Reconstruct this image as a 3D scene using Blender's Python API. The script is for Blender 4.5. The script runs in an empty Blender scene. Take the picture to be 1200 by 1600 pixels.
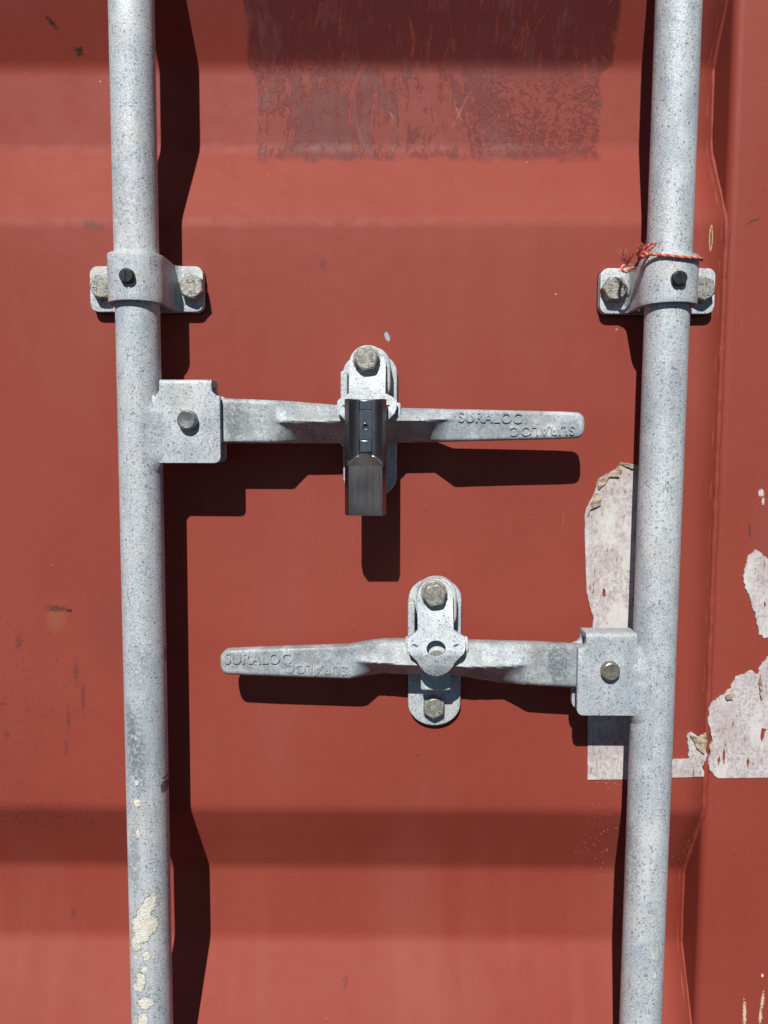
import bpy, bmesh, math, random
from mathutils import Vector, Matrix
from mathutils.geometry import tessellate_polygon
random.seed(7)
SC = bpy.context.scene
COL = SC.collection
R = math.radians
MM = 0.001

# ------------------------------------------------------------------ camera
F = 1200.0                       # focal length in photo pixels (photo 1200 x 1600)
DIST = 0.612                     # metres from the lens to the door skin
ROT = Matrix.Rotation(R(0.6), 3, 'Z') @ Matrix.Rotation(R(90 - 4.92), 3, 'X') @ Matrix.Rotation(R(0.12), 3, 'Z')
CAM = Vector((0, -DIST, 0))
cd = bpy.data.cameras.new('camera')
cam = bpy.data.objects.new('camera', cd); COL.objects.link(cam)
cam.matrix_world = Matrix.Translation(CAM) @ ROT.to_4x4()
cd.sensor_fit = 'VERTICAL'; cd.sensor_height = 36; cd.sensor_width = 27
cd.lens = F / 1600 * 36
cd.clip_start = 0.01; cd.clip_end = 100
SC.camera = cam

# ------------------------------------------------------------------ light
SUNV = Vector((-0.185, -1.0, 0.905)).normalized()      # towards the sun
el = math.asin(SUNV.z)
az = math.atan2(SUNV.x, SUNV.y)                        # clockwise from +Y
w = bpy.data.worlds.new('World'); SC.world = w; w.use_nodes = True
nt = w.node_tree; nt.nodes.clear()
sky = nt.nodes.new('ShaderNodeTexSky'); sky.sky_type = 'NISHITA'; sky.sun_disc = False
sky.sun_elevation = el; sky.sun_rotation = az; sky.altitude = 1500; sky.air_density = 0.5; sky.dust_density = 0.2
bg = nt.nodes.new('ShaderNodeBackground'); bg.inputs['Strength'].default_value = 0.05
wo = nt.nodes.new('ShaderNodeOutputWorld')
nt.links.new(sky.outputs[0], bg.inputs[0]); nt.links.new(bg.outputs[0], wo.inputs[0])
sd = bpy.data.lights.new('sun', 'SUN'); sd.energy = 5.0; sd.angle = R(0.53); sd.color = (1.0, 0.965, 0.91)
sun = bpy.data.objects.new('sun', sd); COL.objects.link(sun)
sun.rotation_euler = SUNV.to_track_quat('Z', 'Y').to_euler(); sun.location = (-1, -4, 4)
SC.view_settings.view_transform = 'Standard'; SC.view_settings.look = 'None'
SC.view_settings.exposure = 0.0; SC.view_settings.gamma = 1.0
SC.view_settings.use_curve_mapping = False

# ------------------------------------------------------------------ measuring helpers
def at(px, py, h=0.0):
    """world point whose height above the door skin is h (metres) and which the photo shows at px, py"""
    d = ROT @ Vector(((px - 600) / F, -(py - 800) / F, -1))
    t = (-h - CAM.y) / d.y
    return CAM + d * t

# ------------------------------------------------------------------ node helpers
class NG:
    def __init__(s, name):
        s.m = bpy.data.materials.new(name); s.m.use_nodes = True
        s.t = s.m.node_tree; s.t.nodes.clear()
        s.out = s.n('ShaderNodeOutputMaterial')
        s.b = s.n('ShaderNodeBsdfPrincipled')
        s.l(s.b.outputs[0], s.out.inputs[0])
        tc = s.n('ShaderNodeTexCoord'); s.co = tc.outputs['Object']
        sp = s.n('ShaderNodeSeparateXYZ'); s.l(s.co, sp.inputs[0]); s.x, s.y, s.z = sp.outputs
    def n(s, t): return s.t.nodes.new(t)
    def l(s, a, b): s.t.links.new(a, b)
    def put(s, sock, v):
        if isinstance(v, bpy.types.NodeSocket): s.l(v, sock)
        else:
            if isinstance(v, tuple) and len(v) == 3 and sock.type == 'RGBA': v = v + (1,)
            sock.default_value = v
    def m_(s, op, a, b=0.0, c=0.0, clamp=False):
        n = s.n('ShaderNodeMath'); n.operation = op; n.use_clamp = clamp
        s.put(n.inputs[0], a); s.put(n.inputs[1], b); s.put(n.inputs[2], c); return n.outputs[0]
    def add(s, a, b): return s.m_('ADD', a, b)
    def sub(s, a, b): return s.m_('SUBTRACT', a, b)
    def mul(s, a, b): return s.m_('MULTIPLY', a, b)
    def mx(s, a, b): return s.m_('MAXIMUM', a, b)
    def mn(s, a, b): return s.m_('MINIMUM', a, b)
    def step(s, v, lo, hi, a=0.0, b=1.0):
        n = s.n('ShaderNodeMapRange'); n.interpolation_type = 'SMOOTHSTEP'
        s.put(n.inputs[0], v); s.put(n.inputs[1], lo); s.put(n.inputs[2], hi); s.put(n.inputs[3], a); s.put(n.inputs[4], b)
        return n.outputs[0]
    def mapv(s, scale=(1, 1, 1), rot=(0, 0, 0), loc=(0, 0, 0), v=None):
        n = s.n('ShaderNodeMapping'); s.l(v or s.co, n.inputs[0])
        n.inputs['Scale'].default_value = scale; n.inputs['Rotation'].default_value = rot; n.inputs['Location'].default_value = loc
        return n.outputs[0]
    def noise(s, scale, detail=3, rough=0.55, v=None, dist=0.0):
        n = s.n('ShaderNodeTexNoise'); s.l(v or s.co, n.inputs['Vector'])
        n.inputs['Scale'].default_value = scale; n.inputs['Detail'].default_value = detail
        n.inputs['Roughness'].default_value = rough; n.inputs['Distortion'].default_value = dist
        return n.outputs[0]
    def vor(s, scale, v=None, rnd=1.0):
        n = s.n('ShaderNodeTexVoronoi'); s.l(v or s.co, n.inputs['Vector'])
        n.inputs['Scale'].default_value = scale; n.inputs['Randomness'].default_value = rnd
        return n.outputs['Distance'], n.outputs['Color']
    def mix(s, f, a, b, mode='MIX'):
        n = s.n('ShaderNodeMix'); n.data_type = 'RGBA'; n.blend_type = mode
        s.put(n.inputs[0], f); s.put(n.inputs[6], a); s.put(n.inputs[7], b); return n.outputs[2]
    def val(s, c, v):
        n = s.n('ShaderNodeHueSaturation'); s.put(n.inputs['Color'], c); s.put(n.inputs['Value'], v); return n.outputs[0]
    def bump(s, h, dist, strength=1.0, prev=None):
        n = s.n('ShaderNodeBump'); s.put(n.inputs['Height'], h); n.inputs['Distance'].default_value = dist
        n.inputs['Strength'].default_value = strength
        if prev: s.l(prev, n.inputs['Normal'])
        return n.outputs[0]
    def ell(s, px, py, rx, ry, rag=0.6, scale=300, soft=0.25, ang=0.0, h=0.0, nz=None):
        """ragged elliptical patch, centre in photo pixels, radii in photo pixels"""
        c = at(px, py, h)
        dx = s.sub(s.x, c.x); dz = s.sub(s.z, c.z)
        ca, sa = math.cos(ang), math.sin(ang)
        u = s.add(s.mul(dx, ca), s.mul(dz, sa)); v = s.sub(s.mul(dz, ca), s.mul(dx, sa))
        k = 0.00051
        u = s.mul(u, 1 / (rx * k)); v = s.mul(v, 1 / (ry * k))
        d = s.m_('SQRT', s.add(s.mul(u, u), s.mul(v, v)))
        nz = nz or s.noise(scale, 4, 0.65)
        d = s.add(d, s.mul(s.sub(nz, 0.5), rag * 2))
        return s.step(d, 1.0 - soft, 1.0 + soft, 1.0, 0.0)

def set_(g, color, rough, metal=0.0, spec=0.5, normal=None):
    g.put(g.b.inputs['Base Color'], color); g.put(g.b.inputs['Roughness'], rough)
    g.put(g.b.inputs['Metallic'], metal); g.put(g.b.inputs['Specular IOR Level'], spec)
    if normal: g.l(normal, g.b.inputs['Normal'])
    return g.m

RED = (0.256, 0.042, 0.027)

def red_paint(name, marks):
    g = NG(name)
    big = g.noise(3.5, 4, 0.55)
    str_ = g.noise(1.0, 3, 0.6, g.mapv((60, 20, 2.2)))
    fine = g.noise(900, 2, 0.6)
    mid = g.noise(60, 4, 0.6)
    c = g.mix(g.step(big, 0.35, 0.7), RED, (0.280, 0.052, 0.035))
    c = g.mix(g.mul(g.step(str_, 0.5, 0.75), 0.07), c, (0.30, 0.078, 0.056))
    c = g.mix(g.mul(g.step(mid, 0.55, 0.8), 0.22), c, (0.200, 0.034, 0.025))
    c = g.val(c, g.step(fine, 0.3, 0.7, 0.96, 1.04))
    fade = g.step(g.noise(9, 3, 0.5, g.mapv((1, 1, 0.35), loc=(3, 1, 2))), 0.5, 0.72)
    c = g.mix(g.mul(fade, 0.18), c, (0.33, 0.10, 0.080))
    rough = g.step(mid, 0.3, 0.7, 0.60, 0.68)
    # sparse grit and pin chips
    d, col = g.vor(55)
    sepc = g.n('ShaderNodeSeparateColor'); g.l(col, sepc.inputs[0])
    size = g.step(sepc.outputs[1], 0.0, 1.0, 0.010, 0.035)
    dot = g.mul(g.m_('LESS_THAN', g.add(d, g.mul(g.sub(g.noise(1500, 1), 0.5), 0.02)), size), g.m_('GREATER_THAN', sepc.outputs[0], 0.82))
    c = g.mix(g.mul(dot, 0.8), c, (0.62, 0.42, 0.36))
    d2, col2 = g.vor(38, g.mapv(loc=(0.13, 0.02, 0.31)))
    sep2 = g.n('ShaderNodeSeparateColor'); g.l(col2, sep2.inputs[0])
    dot2 = g.mul(g.m_('LESS_THAN', d2, g.step(sep2.outputs[1], 0, 1, 0.012, 0.040)), g.m_('GREATER_THAN', sep2.outputs[0], 0.72))
    c = g.mix(g.mul(dot2, 0.65), c, (0.10, 0.03, 0.025))
    # thin scratches
    sc = g.noise(1.0, 2, 0.5, g.mapv((900, 300, 14), rot=(0, R(14), 0)))
    sc = g.mul(g.step(sc, 0.735, 0.76), g.step(g.noise(7, 2), 0.55, 0.62))
    c = g.mix(g.mul(sc, 0.5), c, (0.50, 0.24, 0.20))
    blot = g.noise(130, 5, 0.7, g.mapv((1, 1, .6), loc=(7, 2, 5)))
    c = g.mix(g.mul(g.step(blot, 0.60, 0.72), 0.28), c, (0.165, 0.030, 0.022))
    chalk = g.mul(g.step(g.noise(210, 5, 0.75), 0.60, 0.74), g.step(g.noise(6, 3, .5, g.mapv(loc=(9, 1, 4))), .48, .64))
    c = g.mix(g.mul(chalk, 0.30), c, (0.42, 0.16, 0.12))
    hgt = g.add(g.mul(g.noise(420, 3, 0.6), 0.9), g.mul(g.noise(26, 2, 0.5), 4.0))
    extra = None
    if marks == 'panel':
        raggy = g.step(g.noise(520, 6, 0.8), .22, .78)
        # residue of a removed sticker: brushed, smeared adhesive with dirt
        x0, x1 = at(380, 120).x, at(974, 120).x; zb = at(600, 243, -0.02).z; zc = at(600, 107, -0.032).z
        wob = g.mul(g.sub(g.noise(24, 4, 0.6), 0.5), 0.030)
        wob2 = g.mul(g.sub(g.noise(95, 4, 0.7), 0.5), 0.012)
        wob3 = g.mul(g.sub(g.noise(9, 2, 0.5), 0.5), 0.040)
        inset = g.mul(g.step(g.z, zc + .004, zc - .004), g.add(.004, g.mul(g.noise(60, 4, .6), .008)))
        xx = g.add(g.x, g.mul(wob, 0.5)); zz = g.add(g.add(g.z, g.mul(wob, 0.6)), g.add(wob2, g.mul(wob3, .35)))
        rect = g.mul(g.mul(g.step(g.sub(xx, g.mul(inset, .6)), x0 - .0018, x0 + .0018), g.step(g.add(xx, inset), x1 - .0018, x1 + .0018, 1, 0)), g.step(zz, zb - .0045, zb + .0045))
        upper = g.step(g.add(g.z, g.mul(wob3, .8)), zc - .012, zc + .012)
        # warp the brushing direction so strokes fan and curl like wiped glue
        wn = g.n('ShaderNodeTexNoise'); g.l(g.co, wn.inputs['Vector']); wn.inputs['Scale'].default_value = 8; wn.inputs['Detail'].default_value = 2
        wv = g.n('ShaderNodeVectorMath'); wv.operation = 'MULTIPLY_ADD'; g.l(wn.outputs['Color'], wv.inputs[0]); wv.inputs[1].default_value = (.045, 0, .03); g.l(g.co, wv.inputs[2])
        W = wv.outputs[0]
        brush = g.noise(1.0, 6, 0.68, g.mapv((150, 60, 46), rot=(0, R(-16), 0), v=W), dist=0.5)
        brush2 = g.noise(1.0, 6, 0.68, g.mapv((190, 60, 40), rot=(0, R(16), 0), v=W), dist=0.5)
        worm = g.noise(1.0, 5, 0.66, g.mapv((190, 60, 110), rot=(0, R(28), 0), v=W), dist=1.0)
        worm2 = g.noise(300, 5, 0.68, W, dist=0.8)
        cellR = g.step(g.add(g.x, g.mul(wob3, 1.5)), at(720, 0).x, at(800, 0).x)
        cellL = g.step(g.add(g.x, g.mul(wob3, 1.5)), at(540, 0).x, at(480, 0).x)
        side_ = g.mx(cellR, cellL)
        pat_low = g.add(g.mul(g.sub(1.0, side_), brush), g.mul(side_, g.add(g.mul(cellL, worm), g.mul(g.sub(1.0, cellL), worm2))))
        blob = g.noise(14, 3, 0.5, g.mapv((1.5, 1, 0.8), loc=(1.3, 0, 0.4)))
        rim = g.mul(g.mx(g.step(xx, x0 + .012, x0 + .002), g.step(zz, zb + .014, zb + .003)), .06)
        cov_low = g.step(g.add(g.add(pat_low, rim), g.mul(g.sub(blob, 0.5), 0.60)), 0.475, 0.545)
        cov_up = g.step(g.add(g.add(brush2, .06), g.mul(g.sub(blob, 0.5), 0.30)), 0.36, 0.50)
        cov = g.add(g.mul(cov_low, g.sub(1.0, upper)), g.mul(cov_up, upper))
        film = g.mul(rect, g.add(g.mul(cov, g.add(g.mul(upper, 0.16), 0.50)), 0.30))
        tone = g.step(g.add(g.mul(brush2, 0.45), g.mul(g.noise(22, 3, 0.6, g.mapv((1.6, 1, 0.6), v=W)), 0.55)), 0.50, 0.64)
        filmc = g.mix(tone, (0.112, 0.019, 0.018), (0.150, 0.046, 0.045))
        c = g.mix(film, c, filmc)
        rough = g.add(rough, g.mul(film, -0.08))
        extra = g.mul(g.mul(rect, cov), 1.0)
        # scratched cross in the residue
        for (px, py, rx, ry, an) in ((728, 138, 1.2, 28, R(-28)), (722, 146, 1.0, 16, R(24)), (612, 150, 1.2, 9, 0.6)):
            c = g.mix(g.mul(g.ell(px, py, rx, ry, 0.8, 900, 0.4, an, nz=raggy), 0.30), c, (0.46, 0.24, 0.22))
        # rust scuffs on the left skin
        for (px, py, rx, ry, an) in ((88, 951, 13, 4.5, 0), (108, 954, 5, 2.5, 0), (62, 12, 3, 8, 0.7), (98, 47, 7, 2.6, 0), (100, 52, 5, 3, 0.3)):
            c = g.mix(g.ell(px, py, rx, ry, 1.3, 500, 0.25, an, nz=raggy), c, (0.042, 0.022, 0.014))
        c = g.mix(g.mul(g.ell(88, 966, 14, 20, 0.5, 200, 0.6, nz=raggy), 0.30), c, (0.30, 0.13, 0.07))
        # worn, dark speckled rub on the lower left
        area = g.ell(40, 1110, 125, 140, 0.45, 30, 0.7, nz=g.noise(30, 3))
        rub = g.mul(area, g.step(g.noise(1.0, 5, 0.7, g.mapv((360, 100, 210))), 0.56, 0.62))
        c = g.mix(g.mul(rub, 0.62), c, (0.14, 0.038, 0.032))
        for (px, py, rx, ry) in ((30, 1003, 5, 9), (119, 1050, 3.5, 17), (130, 1090, 3, 24), (107, 1125, 3, 16), (11, 1148, 5, 5), (104, 1170, 3, 10), (4, 1100, 7, 3)):
            c = g.mix(g.mul(g.ell(px, py, rx, ry, 1.5, 600, 0.3, nz=raggy), 0.7), c, (0.135, 0.036, 0.034))
        low = g.mul(g.ell(55, 1275, 150, 26, 0.5, 60, 0.9, h=-.008), g.step(g.noise(300, 5, 0.75), 0.5, 0.58))
        c = g.mix(g.mul(low, 0.55), c, (0.11, 0.032, 0.028))
        c = g.mix(g.mul(g.ell(175, 975, 26, 60, 0.6, 90, 0.9), 0.35), c, (0.17, 0.042, 0.034))
        # bare chips
        for (px, py, rx, ry) in ((605, 526, 3.6, 7),):
            c = g.mix(g.ell(px, py, rx, ry, 0.25, 900, 0.12, 0.35, nz=raggy), c, (0.34, 0.38, 0.44))
        for (px, py, rx, ry) in ((1111, 372, 2.6, 19),):
            c = g.mix(g.ell(px, py, rx, ry, 0.35, 900, 0.15, 0, nz=raggy), c, (0.62, 0.45, 0.24))
            c = g.mix(g.ell(px, py, rx * .5, ry * .8, 0.5, 900, 0.15, 0, nz=raggy), c, (0.12, 0.06, 0.04))
        for (px, py, rx, ry) in ((504, 413, 4, 7), (147, 352, 13, 6), (88, 1467, 4, 9), (538, 1558, 4, 8), (140, 349, 8, 5)):
            c = g.mix(g.mul(g.ell(px, py, rx, ry, 1.3, 500, 0.4, nz=raggy), 0.6), c, (0.12, 0.036, 0.034))
        # pale crumbs near the tape and low on the right
        crumb = g.step(g.noise(420, 4, 0.7), 0.63, 0.65)
        ar = g.mx(g.mx(g.ell(935, 1315, 34, 60, 0.3, 60, 0.7, h=-.016), g.ell(960, 1222, 32, 9, 0.3, 90, 0.5)), g.ell(966, 510, 8, 8, 0.3, 90, 0.5))
        ar = g.mx(ar, g.ell(1072, 1340, 18, 30, .4, 60, .6, h=-.02))
        c = g.mix(g.mul(g.mul(ar, crumb), 0.85), c, (0.62, 0.52, 0.50))
        # broad dusty washes on the lower skin
        ds = g.mul(g.step(g.noise(1.0, 3, 0.5, g.mapv((30, 4, 1.2), loc=(5, 0, 0))), 0.5, 0.72), g.step(g.z, at(600, 1150).z, at(600, 1500).z))
        c = g.mix(g.mul(ds, 0.09), c, (0.40, 0.155, 0.12))
    else:
        raggy = g.step(g.noise(600, 6, 0.8), .25, .75)
        for (px, py, rx, ry, an) in ((1162, 1582, 2.6, 22, 0.05), (1190, 1562, 2.2, 15, -0.08), (1187, 1586, 2.4, 11, 0)):
            c = g.mix(g.mul(g.ell(px, py, rx, ry, 0.8, 500, 0.25, an, nz=raggy), 0.9), c, (0.66, 0.52, 0.40))
        for (px, py, rx, ry, an) in ((1178, 345, 9, 1.6, 0.3), (1170, 349, 7, 1.2, 0.5), (1170, 828, 1.4, 11, 0.1)):
            c = g.mix(g.mul(g.ell(px, py, rx, ry, 0.6, 500, 0.3, an, nz=raggy), 0.8), c, (0.09, 0.03, 0.03))
        for (px, py, rx, ry) in ((1188, 770, 4, 5), (1191, 782, 2, 6), (1190, 1522, 2, 2.5)):
            c = g.mix(g.ell(px, py, rx, ry, 0.6, 500, 0.2, nz=raggy), c, (0.70, 0.62, 0.62))
        c = g.mix(g.mul(g.ell(1192, 840, 14, 110, 0.5, 50, 0.8), 0.3), c, (0.24, 0.07, 0.06))
    nrm = g.bump(hgt, 0.00006, 1.0)
    if extra is not None: nrm = g.bump(extra, 0.00012, 1.0, nrm)
    return set_(g, c, rough, 0.0, 0.30, nrm)

def galvanised(name, tone=1.0, marks=None, dark=0.0, warm=0.3):
    g = NG(name)
    oi = g.n('ShaderNodeObjectInfo')
    va = g.n('ShaderNodeVectorMath'); va.operation = 'MULTIPLY_ADD'
    g.l(oi.outputs['Location'], va.inputs[0]); va.inputs[1].default_value = (3.7, 2.9, 3.3); g.l(g.co, va.inputs[2])
    v = va.outputs[0]
    big = g.noise(16, 4, 0.6, v)
    big2 = g.noise(34, 3, 0.6, g.mapv(loc=(4, 5, 6), v=v))
    grain = g.noise(1100, 3, 0.65, v)
    grain2 = g.noise(640, 4, 0.7, g.mapv(loc=(1, 2, 3), v=v))
    med = g.noise(95, 5, 0.7, g.mapv((1, 1, .55), loc=(2, 7, 1), v=v))
    run = g.noise(1.0, 5, 0.65, g.mapv((110, 110, 13), loc=(1, 1, 9), v=v))
    c = g.mix(g.step(grain, 0.38, 0.62), (0.39, 0.435, 0.475), (0.69, 0.73, 0.755))
    c = g.mix(g.mul(g.step(med, 0.47, 0.62), 0.50), c, (0.36, 0.425, 0.49))
    c = g.mix(g.mul(g.step(run, 0.52, 0.66), 0.40), c, (0.37, 0.43, 0.485))
    c = g.mix(g.mul(g.step(big, 0.47, 0.66), 0.42), c, (0.34, 0.41, 0.48))
    c = g.mix(g.mul(g.step(g.noise(22, 4, .6, g.mapv((1, 1, .5), loc=(6, 6, 6), v=v)), 0.52, 0.66), 0.5), c, (0.76, 0.79, 0.80))
    c = g.mix(g.mul(g.step(big2, 0.50, 0.70), warm), c, (0.62, 0.57, 0.49))
    pit = g.mul(g.step(grain2, 0.56, 0.61), g.step(med, 0.36, 0.60, 0.40, 1.0))
    c = g.mix(pit, c, (0.17, 0.20, 0.225))
    pd, pc = g.vor(300, v)
    sp = g.n('ShaderNodeSeparateColor'); g.l(pc, sp.inputs[0])
    specks = g.mul(g.m_('LESS_THAN', g.add(pd, g.mul(grain, .15)), 0.32), g.m_('GREATER_THAN', sp.outputs[0], 0.84))
    c = g.mix(g.mul(specks, 0.7), c, (0.14, 0.16, 0.175))
    if dark: c = g.mix(g.mul(g.step(g.noise(70, 4, 0.7, v), 0.40, 0.60), dark), c, (0.24, 0.26, 0.255))
    rough = g.step(big, 0.3, 0.7, 0.52, 0.66)
    hgt = g.add(grain, g.mul(grain2, 0.9))
    metal = 0.14
    nx = None
    if marks:
        rg = g.noise(260, 5, 0.7)
        wear = 0.0
        for (px, py, rx, ry, k) in marks.get('dark', []):
            c = g.mix(g.mul(g.mul(g.ell(px, py, rx, ry, 0.6, 200, 0.5, h=.05, nz=rg), k), g.step(g.noise(350, 4, .7), .40, .52)), c, (0.135, 0.165, 0.19))
        for (px, py, rx, ry, an) in marks.get('white', []):
            e = g.ell(px, py, rx, ry, 1.05, 200, 0.05, an, h=.05, nz=rg)
            c = g.mix(e, c, g.mix(g.step(g.noise(150, 3, .6), .4, .6), (0.76, 0.75, 0.70), (0.70, 0.66, 0.56))); wear = g.mx(wear, e)
        for (px, py, rx, ry) in marks.get('black', []):
            c = g.mix(g.mul(g.ell(px, py, rx, ry, 0.4, 200, 0.2, h=.045, nz=rg), .8), c, (0.05, 0.05, 0.06))
        if marks.get('white'):
            hgt2 = g.add(g.mul(wear, 1.0), g.mul(g.mul(wear, g.noise(300, 3, .6, dist=1.5)), 1.2))
            nx = hgt2
            rough = g.mx(rough, g.mul(wear, 0.6)); metal = g.mul(g.sub(1.0, wear), 0.14)
    c = g.val(c, tone)
    nrm = g.bump(hgt, 0.00022, 0.8)
    if nx is not None: nrm = g.bump(nx, 0.0011, 1.0, nrm)
    return set_(g, c, rough, metal, 0.4, nrm)

def plain(name, col, col2, rough, metal=0.0, scale=400, bump=0.0001, spec=0.5, lo=.4, hi=.6):
    g = NG(name)
    n = g.noise(scale, 4, 0.65)
    c = g.mix(g.step(n, lo, hi), col, col2)
    return set_(g, c, rough, metal, spec, g.bump(n, bump, 0.8))

def brushed(name, col, rough, vertical=True):
    g = NG(name)
    st = g.noise(1.0, 4, 0.7, g.mapv((2600, 900, 18)))
    sm = g.noise(45, 3, 0.6)
    c = g.mix(g.step(st, 0.3, 0.7), col, tuple(k * 1.35 for k in col))
    c = g.val(c, g.step(sm, .3, .7, .85, 1.1))
    return set_(g, c, g.step(g.add(g.mul(st, .7), g.mul(sm, .3)), 0.3, 0.7, rough, rough + .14), 1.0, 0.5, g.bump(st, 0.00002, 0.7))

def paper(name):
    g = NG(name)
    n = g.noise(380, 5, 0.75); b = g.noise(32, 4, 0.6); s = g.noise(1.0, 4, .65, g.mapv((500, 200, 150)))
    c = g.mix(g.step(n, 0.34, 0.60), (0.38, 0.33, 0.33), (0.60, 0.58, 0.575))
    c = g.mix(g.mul(g.step(b, 0.44, 0.62), .6), c, (0.43, 0.375, 0.38))
    scrape = g.noise(1.0, 5, .7, g.mapv((420, 200, 120), rot=(0, R(8), 0)))
    c = g.mix(g.mul(g.step(scrape, .50, .66), .55), c, (0.36, 0.28, 0.285))
    c = g.mix(g.mul(g.mul(g.step(s, .585, .63), g.step(b, .42, .56)), .75), c, (0.27, 0.06, 0.042))
    c = g.mix(g.mul(g.step(g.noise(40, 4, .6, g.mapv((1, 1, .6), loc=(2, 2, 2))), .52, .64), .75), c, (0.63, 0.62, 0.60))
    return set_(g, c, 0.75, 0, 0.2, g.bump(g.add(n, g.mul(b, 4)), 0.00016, 0.9))

M_panel = red_paint('red_paint_skin', 'panel')
M_frame = red_paint('red_paint_frame', 'frame')
M_galv = galvanised('galvanised_zinc', 0.90)
M_galvw = galvanised('galvanised_weathered', 0.95, warm=0.5)
M_lever1 = galvanised('galvanised_forging', 0.90, {'dark': [(362, 655, 12, 34, .7), (760, 665, 60, 12, .25)]}, dark=0.55)
M_lever2 = galvanised('galvanised_forging_dull', 0.88, {'dark': [(876, 1040, 18, 36, .7), (560, 1020, 30, 12, .35)]}, dark=0.55)
M_grip = None
M_rodL = galvanised('galvanised_pipe_splashed', 0.98, {
    'dark': [(215, 1180, 14, 50, .75), (205, 1130, 8, 30, .6), (212, 1340, 9, 60, .5), (222, 1040, 10, 30, .4), (205, 330, 12, 80, .3)],
    'white': [(232, 1415, 11, 26, -.5), (222, 1448, 16, 22, 0), (213, 1472, 10, 12, 0), (236, 1440, 10, 18, .3), (222, 1528, 8, 15, 0), (228, 1510, 5, 6, 0), (216, 1540, 8, 6, 0),
              (229, 1562, 12, 10, 0), (226, 1590, 8, 14, 0), (213, 1493, 4, 4, 0), (231, 1489, 6, 7, 0), (217, 1251, 6, 7, .4), (216, 1219, 3, 5, 0), (218, 1298, 3.5, 8, 0)],
    'black': [(256, 1230, 3.5, 9), (257, 1216, 3, 2), (256, 1027, 1.8, 17)]}, warm=.25)
M_rodR = galvanised('galvanised_pipe', 0.97, {'dark': [(1050, 640, 10, 90, .25), (990, 1350, 10, 60, .4)], 'white': [(1019, 1490, 2, 6, 0), (1021, 1520, 2, 7, 0), (1032, 1479, 1.5, 3, 0)],
                                              'black': [(976, 1400, 1.2, 16)]}, warm=.2)
M_bolt = plain('weathered_bolt_zinc', (0.23, 0.23, 0.20), (0.42, 0.42, 0.38), 0.5, 0.4, 520, 0.00025)
M_rivet = plain('rivet_steel', (0.15, 0.165, 0.18), (0.27, 0.28, 0.285), 0.42, 0.7, 260, 0.0002)
M_rivet2 = plain('rivet_dull_brass_zinc', (0.20, 0.19, 0.155), (0.34, 0.32, 0.27), 0.42, 0.6, 260, 0.0002)
M_black = plain('black_plastic', (0.012, 0.013, 0.015), (0.022, 0.024, 0.027), 0.38, 0, 300, 0.00005)
M_rubber = plain('black_rubber', (0.010, 0.010, 0.010), (0.02, 0.02, 0.02), 0.8)
M_steel = brushed('brushed_dark_stainless', (0.195, 0.174, 0.172), 0.26)
M_polish = brushed('polished_stainless', (0.22, 0.22, 0.235), 0.14)
M_twineR = plain('twine_red', (0.46, 0.06, 0.045), (0.60, 0.13, 0.10), 0.7, 0, 900, 0.0001)
M_twineW = plain('twine_pink', (0.66, 0.30, 0.25), (0.72, 0.42, 0.36), 0.7, 0, 900, 0.0001)
M_paper = paper('paper_residue')
M_glue = plain('dried_glue_paper', (0.22, 0.17, 0.115), (0.46, 0.39, 0.29), 0.7, 0, 160, 0.0004)

# ------------------------------------------------------------------ object helpers
def link(o):
    COL.objects.link(o); return o
def thing(name, label, cat, loc, group=None):
    o = link(bpy.data.objects.new(name, None)); o.location = loc; o.empty_display_size = 0.01
    o['label'] = label; o['category'] = cat
    if group: o['group'] = group
    return o
def wpos(o):
    p = Vector((0, 0, 0))
    while o is not None: p += Vector(o.location); o = o.parent
    return p
def obj(name, me, mat, parent=None, bevel=0.0, seg=3, solid=None, smooth=True, label=None, ang=32):
    if isinstance(me, bmesh.types.BMesh):
        bm = me; me = bpy.data.meshes.new(name)
        bm.normal_update(); bm.to_mesh(me); bm.free()
    me.materials.clear(); me.materials.append(mat)
    o = link(bpy.data.objects.new(name, me))
    if parent is not None:
        o.parent = parent; o.location = -wpos(parent)
    if smooth:
        for p in me.polygons: p.use_smooth = True
        try: me.set_sharp_from_angle(angle=R(ang))
        except Exception: pass
    if solid:
        m = o.modifiers.new('solid', 'SOLIDIFY'); m.thickness = abs(solid); m.offset = -1 if solid > 0 else 1; m.use_even_offset = True
    if bevel:
        m = o.modifiers.new('bevel', 'BEVEL'); m.width = bevel; m.segments = seg; m.limit_method = 'ANGLE'; m.angle_limit = R(ang)
        m.harden_normals = False
    if label: o['label'] = label
    return o

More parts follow.
